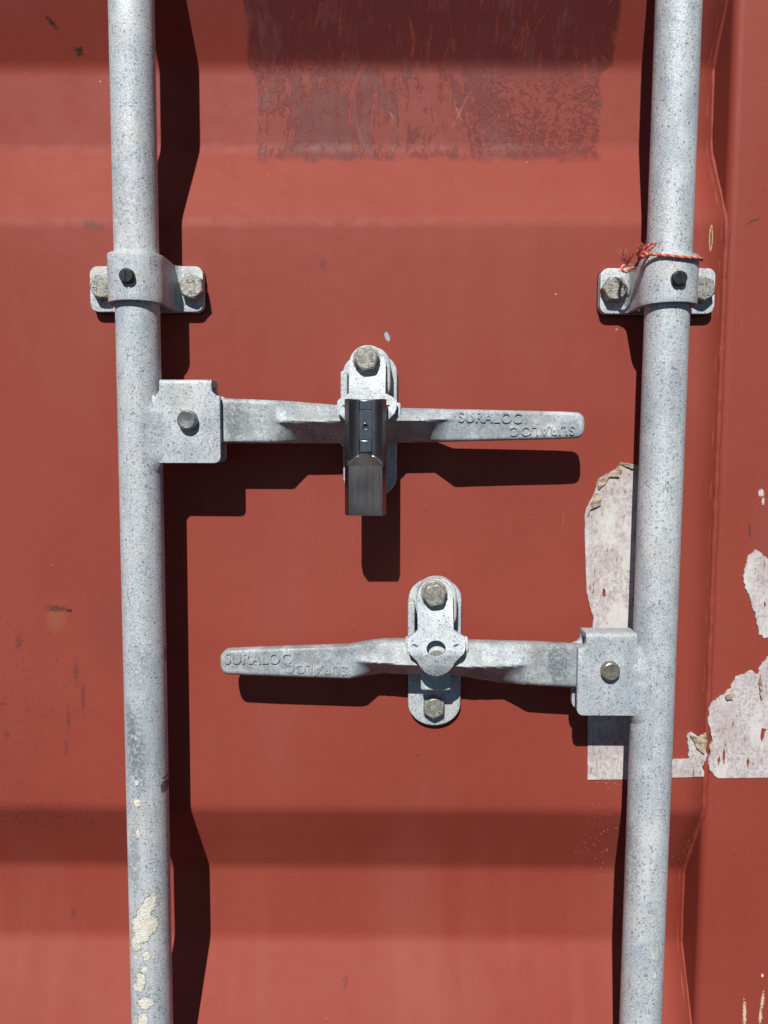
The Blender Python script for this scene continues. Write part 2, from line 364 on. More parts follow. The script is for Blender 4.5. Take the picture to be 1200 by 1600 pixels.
def poly_prism(outline, h0, h1, holes=(), bends=None, bow=None):
    """outline/holes: world (x,z) points. Solid between heights h0 (back) and h1 (front). bow(x,z) adds height."""
    loops = [outline] + list(holes)
    fixed = []
    for i, lp in enumerate(loops):
        a = sum(lp[k][0] * lp[(k + 1) % len(lp)][1] - lp[(k + 1) % len(lp)][0] * lp[k][1] for k in range(len(lp)))
        lp = list(lp)
        if (a < 0) != (i > 0): lp.reverse()
        fixed.append(lp)
    bm = bmesh.new()
    flat = [p for lp in fixed for p in lp]
    tris = tessellate_polygon([[Vector((p[0], p[1], 0)) for p in lp] for lp in fixed])
    f = [bm.verts.new((x, -h1, z)) for x, z in flat]
    b = [bm.verts.new((x, -h0, z)) for x, z in flat]
    for t in tris:
        for vs in (t, None):
            pass
        try:
            bm.faces.new([f[i] for i in t]); bm.faces.new([b[i] for i in reversed(t)])
        except ValueError: pass
    k = 0
    for lp in fixed:
        n = len(lp)
        for i in range(n):
            j = (i + 1) % n
            bm.faces.new((f[k + i], b[k + i], b[k + j], f[k + j]))
        k += n
    if bends:
        for zc in bends:
            bmesh.ops.bisect_plane(bm, geom=bm.verts[:] + bm.edges[:] + bm.faces[:], plane_co=(0, 0, zc), plane_no=(0, 0, 1))
    if bow:
        for v in bm.verts: v.co.y -= bow(v.co.x, v.co.z)
    bmesh.ops.recalc_face_normals(bm, faces=bm.faces)
    bmesh.ops.dissolve_limit(bm, angle_limit=R(0.5), verts=bm.verts, edges=bm.edges)
    return bm

def pxs(pts, h): return [(at(a, b, h).x, at(a, b, h).z) for a, b in pts]

def rrect(x0, x1, z0, z1, r, n=6):
    out = []
    for cx, cz, a0 in ((x1 - r, z1 - r, 0), (x0 + r, z1 - r, 90), (x0 + r, z0 + r, 180), (x1 - r, z0 + r, 270)):
        for k in range(n + 1):
            a = R(a0 + 90 * k / n); out.append((cx + r * math.cos(a), cz + r * math.sin(a)))
    return out

def circ(cx, cz, r, n=40, ph=0): return [(cx + r * math.cos(2 * math.pi * k / n + ph), cz + r * math.sin(2 * math.pi * k / n + ph)) for k in range(n)]

def sheet(rows):
    """rows: list of rows of Vector; returns a grid surface"""
    bm = bmesh.new(); g = [[bm.verts.new(p) for p in r] for r in rows]
    for i in range(len(g) - 1):
        for j in range(len(g[0]) - 1): bm.faces.new((g[i][j], g[i][j + 1], g[i + 1][j + 1], g[i + 1][j]))
    return bm

def tube(pts, rad, n=10, bm=None, caps=True):
    """rad: number or list"""
    bm = bm or bmesh.new(); rings = []
    pts = [Vector(p) for p in pts]
    up = None
    for i, p in enumerate(pts):
        d = (pts[min(i + 1, len(pts) - 1)] - pts[max(i - 1, 0)]).normalized()
        if up is None: up = d.orthogonal().normalized()
        up = (up - d * up.dot(d)).normalized(); s = d.cross(up)
        r = rad[i] if isinstance(rad, (list, tuple)) else rad
        rings.append([bm.verts.new(p + (up * math.cos(2 * math.pi * k / n) + s * math.sin(2 * math.pi * k / n)) * r) for k in range(n)])
    for a, b in zip(rings, rings[1:]):
        for k in range(n): bm.faces.new((a[k], a[(k + 1) % n], b[(k + 1) % n], b[k]))
    if caps:
        bm.faces.new(list(reversed(rings[0]))); bm.faces.new(rings[-1])
    return bm

def spline(pts, n=8):
    pts = [Vector(p) for p in pts]; P = [pts[0]] + pts + [pts[-1]]; out = []
    for i in range(1, len(P) - 2):
        a, b, c, d = P[i - 1], P[i], P[i + 1], P[i + 2]
        for k in range(n):
            t = k / n
            out.append(0.5 * ((2 * b) + (c - a) * t + (2 * a - 5 * b + 4 * c - d) * t * t + (3 * b - a - 3 * c + d) * t ** 3))
    out.append(pts[-1]); return out

def text_mesh(s, width, height, depth, cx, cz, h, ang=0.0, thick=0.0, shear=0.0):
    cu = bpy.data.curves.new('txt', 'FONT'); cu.body = s; cu.size = 1; cu.extrude = 0.02; cu.offset = thick
    cu.bevel_depth = 0.012; cu.bevel_resolution = 1; cu.space_character = 1.08
    o = bpy.data.objects.new('txt', cu); COL.objects.link(o)
    dg = bpy.context.evaluated_depsgraph_get(); me = bpy.data.meshes.new_from_object(o.evaluated_get(dg))
    bpy.data.objects.remove(o); bpy.data.curves.remove(cu)
    xs = [v.co.x for v in me.vertices]; ys = [v.co.y for v in me.vertices]; zs = [v.co.z for v in me.vertices]
    sx = width / (max(xs) - min(xs)); sy = height / (max(ys) - min(ys)); sz = depth / (max(zs) - min(zs))
    mx, my, mz = (max(xs) + min(xs)) / 2, (max(ys) + min(ys)) / 2, min(zs)
    ca, sa = math.cos(ang), math.sin(ang)
    for v in me.vertices:
        x = (v.co.x - mx) * sx; z = (v.co.y - my) * sy; y = (v.co.z - mz) * sz
        v.co = (cx + x * ca - z * sa, -(h + y), cz + x * sa + z * ca)
    return me

def hexbolt(parent, cx, cz, h, af, hh, mat, ang=0.0, washer=None, marks=True, name='bolt', flip=0.0):
    """hex head of width af across flats, with chamfered face; sub-part lettering"""
    bm = bmesh.new(); rad = af / math.sqrt(3); n = 48
    rings = []
    for (hz, rr, hexk) in ((0, 1, 1), (hh * .78, 1, 1), (hh * .93, .965, .55), (hh, .90, 0.0), (hh, .82, 0)):
        ring = []
        for k in range(n):
            a = 2 * math.pi * k / n
            am = (a % (math.pi / 3)) - math.pi / 6
            rh = (af / 2) / math.cos(am); rc = af / 2 * 1.0
            r = (rh * hexk + rc * (1 - hexk)) * (rr if hexk < 1 else 1) if hexk < 1 else rh
            ring.append(bm.verts.new((cx + r * math.cos(a + ang), -(h + hz), cz + r * math.sin(a + ang))))
        rings.append(ring)
    for a, b in zip(rings, rings[1:]):
        for k in range(n): bm.faces.new((a[k], a[(k + 1) % n], b[(k + 1) % n], b[k]))
    bm.faces.new(rings[-1])
    bmesh.ops.recalc_face_normals(bm, faces=bm.faces)
    o = obj(name, bm, mat, parent, ang=25)
    if washer:
        wr, wt = washer
        wbm = poly_prism(circ(cx, cz, wr, 48), h - wt, h)
        obj('washer', wbm, mat, o, bevel=0.0006)
    if marks:
        for s, dz, wd in (('8.8', .27, .42), ('JSL', -.27, .46)):
            a = flip
            me = text_mesh(s, af * wd, af * .21, 0.0005, cx - math.sin(a) * af * dz, cz + math.cos(a) * af * dz, h + hh, a, thick=.01)
            obj('head_marking', me, mat, o, smooth=False)
    return o

# ------------------------------------------------------------------ container door
XS = at(1125, 600, 0).x                        # where the skin meets the side frame
DEP = 0.035
zA = at(600, 345, 0).z; zB = at(600, 234, -DEP).z; zC = at(600, 106, -DEP).z; zD = zC + (zB - zA)
zE = at(600, 1266, 0).z; zF = at(600, 1354, -DEP).z; zG = at(600, 1465, -DEP).z; zH = zG - (zE - zF) * 1.05
door = thing('container_door', 'brick red corrugated steel container door with faded paint, behind all the galvanised hardware', 'container door', (0, 0, zH - .30))
prof = [(zD + .45, 0), (zD, 0), (zC, -DEP), (zB, -DEP), (zA, 0), (zE, 0), (zF, -DEP), (zG, -DEP), (zH, 0), (zH - .30, 0)]
def rounded(prof, r=0.007, n=6):
    out = [prof[0]]
    for a, b, c in zip(prof, prof[1:], prof[2:]):
        A, B, Cc = Vector(a), Vector(b), Vector(c)
        u = (A - B).normalized(); v = (Cc - B).normalized()
        ca = math.acos(max(-1, min(1, u.dot(v)))); t = r / math.tan(ca / 2) * 1.0
        t = min(t, (A - B).length * .45, (Cc - B).length * .45)
        p0 = B + u * t; p1 = B + v * t
        for k in range(n + 1):
            s = k / n; q = (1 - s) ** 2 * p0 + 2 * s * (1 - s) * B + s * s * p1; out.append((q.x, q.y))
    out.append(prof[-1]); return out
rp = rounded(prof, 0.026)
XL = -0.95
rows = []
# subdivide for gentle sheet-metal waviness
dense = []
for (z0, h0), (z1, h1) in zip(rp, rp[1:]):
    k = max(1, int(abs(z1 - z0) / 0.02))
    for i in range(k): dense.append((z0 + (z1 - z0) * i / k, h0 + (h1 - h0) * i / k))
dense.append(rp[-1])
NX = 60
from mathutils import noise as mnoise
for z, h in dense:
    row = []
    for j in range(NX + 1):
        x = XL + (XS - XL) * j / NX
        wv = mnoise.noise(Vector((x * 5, z * 5, 0))) * 0.0011
        edge = min(1, (XS - x) / .04)
        row.append(Vector((x, -(h + wv * edge), z)))
    rows.append(row)
bm = sheet(rows); bmesh.ops.reverse_faces(bm, faces=bm.faces)
bm.normal_update()
if sum(f.normal.y for f in bm.faces) > 0: bmesh.ops.reverse_faces(bm, faces=bm.faces)
obj('corrugated_panel', bm, M_panel, door, solid=0.002, ang=60)
# side frame: hollow rectangular post with rounded edges
bm = bmesh.new()
FW = 0.15; zt, zb_ = zD + .45, zH - .30
ring = rrect(XS + 0.0002, XS + FW, -0.0015, 0.062, 0.0075, 8)     # (x, depth)
va = [bm.verts.new((x, y, zt)) for x, y in ring]; vb = [bm.verts.new((x, y, zb_)) for x, y in ring]
for k in range(len(ring)):
    j = (k + 1) % len(ring); bm.faces.new((va[k], va[j], vb[j], vb[k]))
bm.faces.new(va); bm.faces.new(list(reversed(vb)))
bmesh.ops.recalc_face_normals(bm, faces=bm.faces)
obj('side_frame', bm, M_frame, door, ang=40)
# weld bead that runs down the joint, following the corrugations
pts = []; rr = []
for z, h in dense:
    pts.append(Vector((XS + .0004, -(h - .0003), z)))
fine = []
for a, b in zip(pts, pts[1:]):
    k = max(1, int((b - a).length / 0.004))
    for i in range(k): fine.append(a.lerp(b, i / k))
fine = [p + Vector((mnoise.noise(p * 40) * .0006, mnoise.noise(p * 70) * .0004, 0)) for p in fine]
rr = [0.0022 + .0008 * mnoise.noise(p * 90) + .0005 * mnoise.noise(p * 300) for p in fine]
obj('weld_bead', tube(fine, rr, 10), M_panel, door)
# narrow folded lip of the skin just left of the weld
pts2 = [p + Vector((-.0042 + .0002 * mnoise.noise(p * 25), .0008, 0)) for p in fine]
obj('seam_lip', tube(pts2, [0.0011 + .0003 * mnoise.noise(p * 50 + Vector((5, 5, 5))) for p in fine], 8), M_panel, door)

# ------------------------------------------------------------------ locking rods
HR = 0.038; RR = 0.0159
def rod_line(xt, xb):
    a = at(xt, 0, HR); b = at(xb, 1600, HR); d = (b - a)
    return a - d * .55, b + d * .30
def rod_x(line, z):
    a, b = line; t = (z - a.z) / (b.z - a.z); return a.x + (b.x - a.x) * t
def make_rod(xt, xb, label, mat):
    a, b = rod_line(xt, xb)
    t = thing('locking_rod', label, 'locking rod', b, 'galvanised locking rods')
    bm = tube([a.lerp(b, k / 40) for k in range(41)], RR, 64)
    obj('pipe', bm, mat, t, ang=50)
    return t, (a, b)
rodL, lineL = make_rod(205.2, 238.2, 'left galvanised vertical rod, spattered with cream paint near its foot', M_rodL)
rodR, lineR = make_rod(1060.5, 1000.3, 'right galvanised vertical rod, clean, in front of the torn white paper strip', M_rodR)

def smooth(t): t = max(0, min(1, t)); return t * t * (3 - 2 * t)
def hub(parent, line, side, px, mat, rivet, rivet_mat):
    """folded strap clevis welded to the rod. side=+1: opens to the right of the rod"""
    hf, hb = 0.0480, 0.0270; hc = (hf + hb) / 2; rad = (hf - hb) / 2
    xin, xo, ytop, ybot, nin, no = px            # inner edge, outer edge, fold top, bottom, fold inner, fold outer
    XO = at(xo, 655 if side > 0 else 1050, hf).x
    zt_ = at(600, ytop, hc).z; zb = at(600, ybot, hf).z
    ZS = zt_ - rad
    XI = rod_x(line, (zt_ + zb) / 2) + side * 0.0124
    FO = at(no, ytop, hc).x; FI = at(nin, ytop, hc).x
    rc = 0.0045
    rb_ = 0.0032
    nd = abs(XO - FO); notch = zt_ - 0.0118; tr = .0052
    path = []
    for a in range(0, 91, 15):
        dz = rc * (1 - math.cos(R(a))); path.append((zb + dz, hf, rc - math.sqrt(max(0, rc * rc - (rc - dz) ** 2)), 0))
    for k in range(1, 5): path.append((zb + rc + (notch - zb - rc) * k / 4, hf, 0, 0))
    for k in range(1, 8):
        a = R(90 * k / 7); path.append((notch + tr - tr * math.cos(a), hf, nd * math.sin(a), math.sin(a)))
    top = [(zt_ - rb_ + rb_ * math.sin(R(a)), hf - rb_ + rb_ * math.cos(R(a)), nd, 1) for a in range(0, 91, 15)]
    mid_ = [(zt_, hf - rb_ - (hf - hb - 2 * rb_) * .5, nd, 1)]
    topb = [(zt_ - rb_ + rb_ * math.cos(R(a)), hb + rb_ - rb_ * math.sin(R(a)), nd, 1) for a in range(0, 91, 15)]
    back = [(z, hb, i, k) for z, h, i, k in reversed(path)]
    rows = []
    for z, h, ins, kk in path + top + mid_ + topb + back:
        base = max(XI, FI) - XI if side > 0 else XI - min(XI, FI)
        xi = XI + side * base * kk
        xo_ = XO - side * ins
        rows.append([Vector((xi + (xo_ - xi) * j / 10, -h, z)) for j in range(11)])
    bm = sheet(rows); bm.normal_update()
    f0 = bm.faces[:][5]
    if f0.normal.y > 0: bmesh.ops.reverse_faces(bm, faces=bm.faces)
    o = obj('handle_hub', bm, mat, parent, solid=0.0045, bevel=0.0011, ang=50)
    # weld fillets: front, and a collar blending into the pipe
    z0, z1 = zb - .0125, notch + .004
    g_ = []
    for k in range(0, 41):
        z = z0 + (z1 - z0) * k / 40; s_ = smooth(min(k / 10, (40 - k) / 11, 1)); cxr_ = rod_x(line, z)
        lump = .0007 * mnoise.noise(Vector((side * 3, 0, z * 110))) + .0004 * mnoise.noise(Vector((side * 3, 1, z * 300)))
        a0 = Vector((.0062, .0147)); c0 = Vector((.0118 + lump, .0122 + lump)); e0 = Vector((.0200 + lump * 2, .0098))
        row = []
        for j in range(0, 13):
            t = j / 12; q = (1 - t) ** 2 * a0 + 2 * t * (1 - t) * c0 + t * t * e0
            ang = t * R(70); onrod = Vector((math.sin(R(20) + ang), math.cos(R(20) + ang))) * (RR - .0006)
            q = onrod.lerp(q, s_)
            row.append(Vector((cxr_ + side * q.x, -(HR + q.y), z)))
        row.append(Vector((row[-1].x, row[-1].y + .0015, z)))
        g_.append(row)
    obj('weld_fillet', sheet(g_), mat, parent, ang=60)
    # rivet
    rx, ry, rpx, rh = rivet
    c = at(rx, ry, hf + rh); r = rpx * .00047
    bm = bmesh.new(); rings = []
    for hz, rr_ in ((-.004, 1), (rh * .7, 1), (rh * .92, .93), (rh, .82), (rh * 0.96, .5), (rh * .9, .1)):
        rings.append([bm.verts.new((c.x + r * rr_ * math.cos(2 * math.pi * k / 40), -(hf + hz), c.z + r * rr_ * math.sin(2 * math.pi * k / 40))) for k in range(40)])
    for a, b in zip(rings, rings[1:]):
        for k in range(40): bm.faces.new((a[k], a[(k + 1) % 40], b[(k + 1) % 40], b[k]))
    bm.faces.new(rings[-1]); bmesh.ops.recalc_face_normals(bm, faces=bm.faces)
    obj('rivet', bm, rivet_mat, o)
    # shank through both plates
    obj('rivet_shank', tube([(c.x, -(hb - .008), c.z), (c.x, -(hf - .003), c.z)], r * .75, 24), rivet_mat, o)
    return o
hub(rodL, lineL, +1, (247, 343.5, 595, 724, 255, 335), M_galv, (291, 656, 15.5, .0062), M_rivet)
hub(rodR, lineR, -1, (998, 903, 983, 1116, 989, 911), M_galv, (955.5, 1050, 15.0, .0055), M_rivet2)

# ------------------------------------------------------------------ handles (forged levers)
def lerp_tab(tab, x):
    if x <= tab[0][0]: return tab[0][1]
    for (a, b), (c, d) in zip(tab, tab[1:]):
        if x <= c: return b + (d - b) * (x - a) / (c - a)
    return tab[-1][1]
HL = 0.0415
def lever(parent, x0, x1, top, bot, ridge_y, r0, r1, ramp, end, mat):
    """x0 (grip end) .. x1 in px; r0..r1 extent of the rib; end = rounded end side"""
    st = []
    n = 150
    xs = [x0 + (x1 - x0) * k / n for k in range(n + 1)]
    ex = x0 if end < 0 else x1; rc = 13.0
    arc = [ex - end * (rc - rc * math.cos(R(a))) * 1 for a in range(0, 91, 9)]
    arc = [ex - end * rc * (1 - math.sin(R(a))) for a in range(0, 91, 9)]
    xs = sorted(set([x for x in xs if (x - (ex - end * rc)) * end < 0] + arc))
    NS = 22; T = 0.0105
    fr = []; bk = []
    for x in xs:
        yt = lerp_tab(top, x); yb = lerp_tab(bot, x)
        dd = (x - (ex - end * rc)) * end
        if dd > 0:
            ins = rc - math.sqrt(max(0, rc * rc - dd * dd)); yt += ins; yb -= ins
        ed = min(x - r0, r1 - x)
        ar = max(0, min(1, ed / (ramp * .45))) ** .8; ab = max(0, min(1, (ed - ramp * .2) / (ramp * .85)))
        ry = lerp_tab(ridge_y, x)
        sr = (ry - yt) / max(1, (yb - yt)); sr = max(.25, min(.75, sr))
        rf = []; rb = []
        for k in range(NS + 1):
            s = k / NS
            if s <= sr:
                u = s / sr; h = HL + (.034 - HL) * ab; h = h + (HL + (.0455 - HL) * ar - h) * (u ** 1.25)
            else:
                u = (s - sr) / (1 - sr); hr = HL + (.0455 - HL) * ar; hb_ = HL + (.0235 - HL) * ab
                h = hr + (hb_ - hr) * u ** (.92 * ab + .30 * (1 - ab))
            h0_ = h
            # soften the ridge
            q = abs(s - sr) / .07
            if q < 1: h -= 0.0008 * (1 - q) ** 2 * ar
            # edge rounding of the flat bar
            e = min(s, 1 - s) * abs(yb - yt) * .00047
            rnd = 0.0026
            if e < rnd: h -= rnd - math.sqrt(max(0, rnd * rnd - (rnd - e) ** 2))
            p = at(x, yt + (yb - yt) * s, h); p.x = at(x, yt, HL).x
            rf.append(Vector((p.x, -h, p.z)))
            hb = h0_ - T
            if e < rnd: hb += (rnd - math.sqrt(max(0, rnd * rnd - (rnd - e) ** 2))) * .6
            rb.append(Vector((p.x, -hb, p.z)))
        fr.append(rf); bk.append(rb)
    # round the nose of the grip end too
    for rf, x in zip(fr, xs):
        dd = abs(ex - x) * .00047
        if dd < .003:
            k = .003 - math.sqrt(max(0, .003 ** 2 - (.003 - dd) ** 2))
            for p in rf: p.y += k
    bm = bmesh.new()
    gf = [[bm.verts.new(p) for p in r] for r in fr]; gb = [[bm.verts.new(p) for p in r] for r in bk]
    m = len(fr)
    for i in range(m - 1):
        for j in range(NS):
            bm.faces.new((gf[i][j], gf[i][j + 1], gf[i + 1][j + 1], gf[i + 1][j]))
            bm.faces.new((gb[i][j], gb[i + 1][j], gb[i + 1][j + 1], gb[i][j + 1]))
        bm.faces.new((gf[i][0], gf[i + 1][0], gb[i + 1][0], gb[i][0]))
        bm.faces.new((gf[i][NS], gb[i][NS], gb[i + 1][NS], gf[i + 1][NS]))
    for i in (0, m - 1):
        for j in range(NS): bm.faces.new((gf[i][j], gb[i][j], gb[i][j + 1], gf[i][j + 1]))
    bmesh.ops.recalc_face_normals(bm, faces=bm.faces)
    return obj('lever', bm, mat, parent, ang=48)

def lettering(parent, s, x0, x1, y0, y1, up, mat, tilt=0.0, depth=.0014, h=HL):
    a = at(x0, (y0 + y1) / 2, h); b = at(x1, (y0 + y1) / 2, h); zt_ = at(x0, y0, h).z; zb = at(x0, y1, h).z
    me = text_mesh(s, abs(b.x - a.x), abs(zt_ - zb), depth, (a.x + b.x) / 2, (zt_ + zb) / 2, h - .0002, (0 if up else math.pi) + tilt, thick=.012)
    return obj('raised_lettering', me, mat, parent, smooth=False)

h1 = thing('door_handle', 'upper forged lever handle pointing right, held under the dark steel block', 'door handle', at(640, 690, HL), 'forged lever handles')
lever(h1, 262, 915, [(262, 620), (343, 622), (440, 626), (530, 633), (620, 637), (700, 639), (880, 643), (915, 645)],
      [(262, 693), (343, 692.5), (535, 693), (620, 692), (700, 690.5), (880, 686), (915, 684)],
      [(420, 660), (535, 658), (700, 656)], 422, 712, 44, +1, M_lever1)
lettering(h1, 'SURALOC', 716, 815, 643.5, 660.5, True, M_lever1, -.02)
lettering(h1, 'SURALOC', 797, 898, 665.5, 680.5, False, M_lever1, .022, .0012)
h2 = thing('door_handle', 'lower forged lever handle pointing left, its letters and rib uncovered', 'door handle', at(640, 1060, HL), 'forged lever handles')
lever(h2, 343, 975, [(343, 1016), (400, 1013.5), (545, 1008.5), (575, 1003), (600, 1000), (640, 1000), (735, 1002), (850, 1005), (905, 1008), (975, 1012)],
      [(343, 1053), (400, 1056), (545, 1061), (575, 1055), (600, 1052), (640, 1054), (720, 1056), (790, 1067), (850, 1072), (905, 1075), (975, 1076)],
      [(540, 1034), (600, 1037), (640, 1040), (740, 1043), (830, 1041)], 548, 834, 42, -1, M_lever2)
lettering(h2, 'SURALOC', 351, 454, 1019, 1037, True, M_lever2, .004)
lettering(h2, 'SURALOC', 446, 542, 1038.5, 1052.5, False, M_lever2, -.035, .0011)

# ------------------------------------------------------------------ handle retainers
def make_retainer():
    c0 = at(679, 1018, .006)
    t = thing('handle_retainer', 'lower handle catch with its lower bolt and round hole in plain view', 'handle catch', (c0.x, -.0, at(679, 1134, .006).z), 'bolted handle catches')
    # base plate
    B = [at(638, 1018, .006).x, at(720.5, 1018, .006).x]; r = (B[1] - B[0]) / 2; cx = (B[0] + B[1]) / 2
    zt_ = at(679, 903, .006).z; zb = at(679, 1134, .006).z
    out = []
    for k in range(25): a = math.pi * k / 24; out.append((cx + r * math.cos(a), zt_ - r * .80 + r * .80 * math.sin(a)))
    for k in range(25): a = math.pi + math.pi * k / 24; out.append((cx + r * math.cos(a), zb + r * .86 + r * .86 * math.sin(a)))
    # notch the upper left where the side tab is folded up
    bp = obj('base_plate', poly_prism(out, .0010, .0062), M_galvw, t, bevel=.0012)
    # packing washer under the plate
    gk = [(cx + (x - cx) * .97, z) for x, z in out]
    obj('gasket', poly_prism([(x, z - .0006) for x, z in gk], .0001, .0010), M_rubber, t)
    # side stop tab folded up from the plate
    xa, xb_ = at(637.5, 970, .022).x, at(650.5, 970, .022).x
    z1, z0 = at(640, 940, .022).z, at(640, 1046, .010).z
    bm = poly_prism(rrect(xa, xa + .0052, z0, z1, .002, 4), .0064, .0235)
    obj('stop_tab', bm, M_galvw, t, bevel=.0009)
    # raised spacer the catch swings on
    sc_ = pxs([(682, 932)], .0225)[0]
    obj('spacer', poly_prism([(sc_[0] + (p[0]) * 1.0, sc_[1] + p[1]) for p in rrect(-.0148, .0160, -.029, .0140, .0140, 8)], .0064, .0222), M_galvw, t, bevel=.0022)
    # swinging catch: long tongue, wings and a curved lip, pressed from one plate
    hT, hW, hB = .0265, .0450, .0500
    def zpix(y, h): return at(680, y, h).z
    zz = [(zpix(904, hT), hT), (zpix(950, hT + .003), hT + .003), (zpix(990, .0425), .0425), (zpix(1015, .0500), .0500), (zpix(1024, .0510), .0510), (zpix(1040, .0500), .0500), (zpix(1057, .0455), .0455)]
    def hz(z):
        if z >= zz[0][0]: return zz[0][1]
        for (a, ha), (b, hb_) in zip(zz, zz[1:]):
            if z >= b: return ha + (hb_ - ha) * (a - z) / (a - b)
        return zz[-1][1]
    def P(x, y):
        h = .03
        for _ in range(6): h = hz(at(680, y, h).z)
        p = at(x, y, h); return (p.x, p.z)
    right = [(708, 936), (709, 985), (716, 989), (725, 995), (727.5, 999), (727.5, 1013), (725, 1021), (719, 1027), (712, 1034), (706, 1044), (699, 1051), (690, 1055.5), (681, 1057)]
    left = [(672, 1055.5), (664, 1051), (657, 1043), (651, 1033), (644, 1026), (639, 1021), (636.5, 1013), (636.5, 999), (640, 995), (649, 989), (653, 985), (651.5, 936)]
    top = []
    for k in range(1, 16):
        a = math.pi - math.pi * k / 16; top.append((680 + 28.3 * math.cos(a), 934 - 29.5 * math.sin(a)))
    outl = [P(*q) for q in (right + left + top)]
    holes = [[P(681.5 + 15 * math.cos(2 * math.pi * k / 28), 1014 + 13 * math.sin(2 * math.pi * k / 28)) for k in range(28)]]
    for sx, sg in ((649, 1), (712.5, -1)):
        holes.append([P(sx + 5.2 * math.cos(2 * math.pi * k / 12) * math.cos(.42) - 1.6 * math.sin(2 * math.pi * k / 12) * math.sin(.42) * sg,
                        1009 + sg * 5.2 * math.cos(2 * math.pi * k / 12) * math.sin(.42) + 1.6 * math.sin(2 * math.pi * k / 12) * math.cos(.42)) for k in range(12)])
    bends = [zpix(y, h) for y, h in ((930, hT), (950, .0295), (962, .033), (976, .038), (990, .0425), (1002, .046), (1015, .05), (1024, .051), (1032, .051), (1040, .050), (1049, .048))]
    bm = poly_prism(outl, -.0042, 0, holes, bends, lambda x, z: hz(z))
    ct = obj('catch_plate', bm, M_galv, t, bevel=.0010, seg=2, ang=45)
    # doubled ears behind the wings (the plate is folded back on itself)
    ear = [(733, 1000), (733, 1017), (728, 1027), (716, 1036), (704, 1050), (690, 1056), (674, 1056), (660, 1050), (648, 1036), (637, 1027), (634, 1017), (634, 1000)]
    eb = [(at(x, y, .044).x, at(x, y, .044).z) for x, y in ear]
    cz_ = zpix(1030, .05)
    obj('rear_ear', poly_prism(eb, -.0145, -.0105, (), None, lambda x, z: min(hz(z), .0595)), M_galvw, t, bevel=.0010)
    # pin end seen through the round hole
    c = at(682, 1027, .040); obj('catch_pin', tube([(c.x, -.030, c.z), (c.x, -.0395, c.z), (c.x, -.0402, c.z)], [.0062, .0062, .0054], 28), M_bolt, t)
    # padlock tongue below the lever
    xa, xb_ = at(657.5, 1065, .026).x, at(704.5, 1065, .026).x; z1, z0 = at(680, 1040, .026).z, at(680, 1079, .026).z
    obj('padlock_tongue', poly_prism(rrect(xa, xb_, z0, z1, .002, 4), .0064, .0270), M_galvw, t, bevel=.0016)
    # bolts
    c = at(679.5, 931, .038); hexbolt(t, c.x, c.z, .0300, .0162, .0072, M_bolt, R(12), (.0102, .0034), flip=R(-75))
    c = at(678, 1107, .014); hexbolt(t, c.x, c.z, .0064, .0160, .0080, M_bolt, R(28), None, flip=R(-85))
    return t
ret2 = make_retainer()
def copy_tree(o, parent=None):
    c = link(o.copy())
    if parent is not None: c.parent = parent
    for ch in [q for q in COL.objects if q.parent == o]: copy_tree(ch, c)
    return c
ret1 = copy_tree(ret2)
shift = at(578, 671, .006) - at(679, 1018, .006)
ret1.location = ret2.location + shift
for o in COL.objects:
    if o.parent == ret1 and o.name.split('.')[0] in ('base_plate', 'gasket'):      # this catch sits on a slightly shorter plate
        top_z = at(679, 903, .006).z
        o.scale.z = .94; o.location.z = o.location.z + top_z * .06
ret1['label'] = 'upper handle catch mostly covered by the dark brushed steel block'

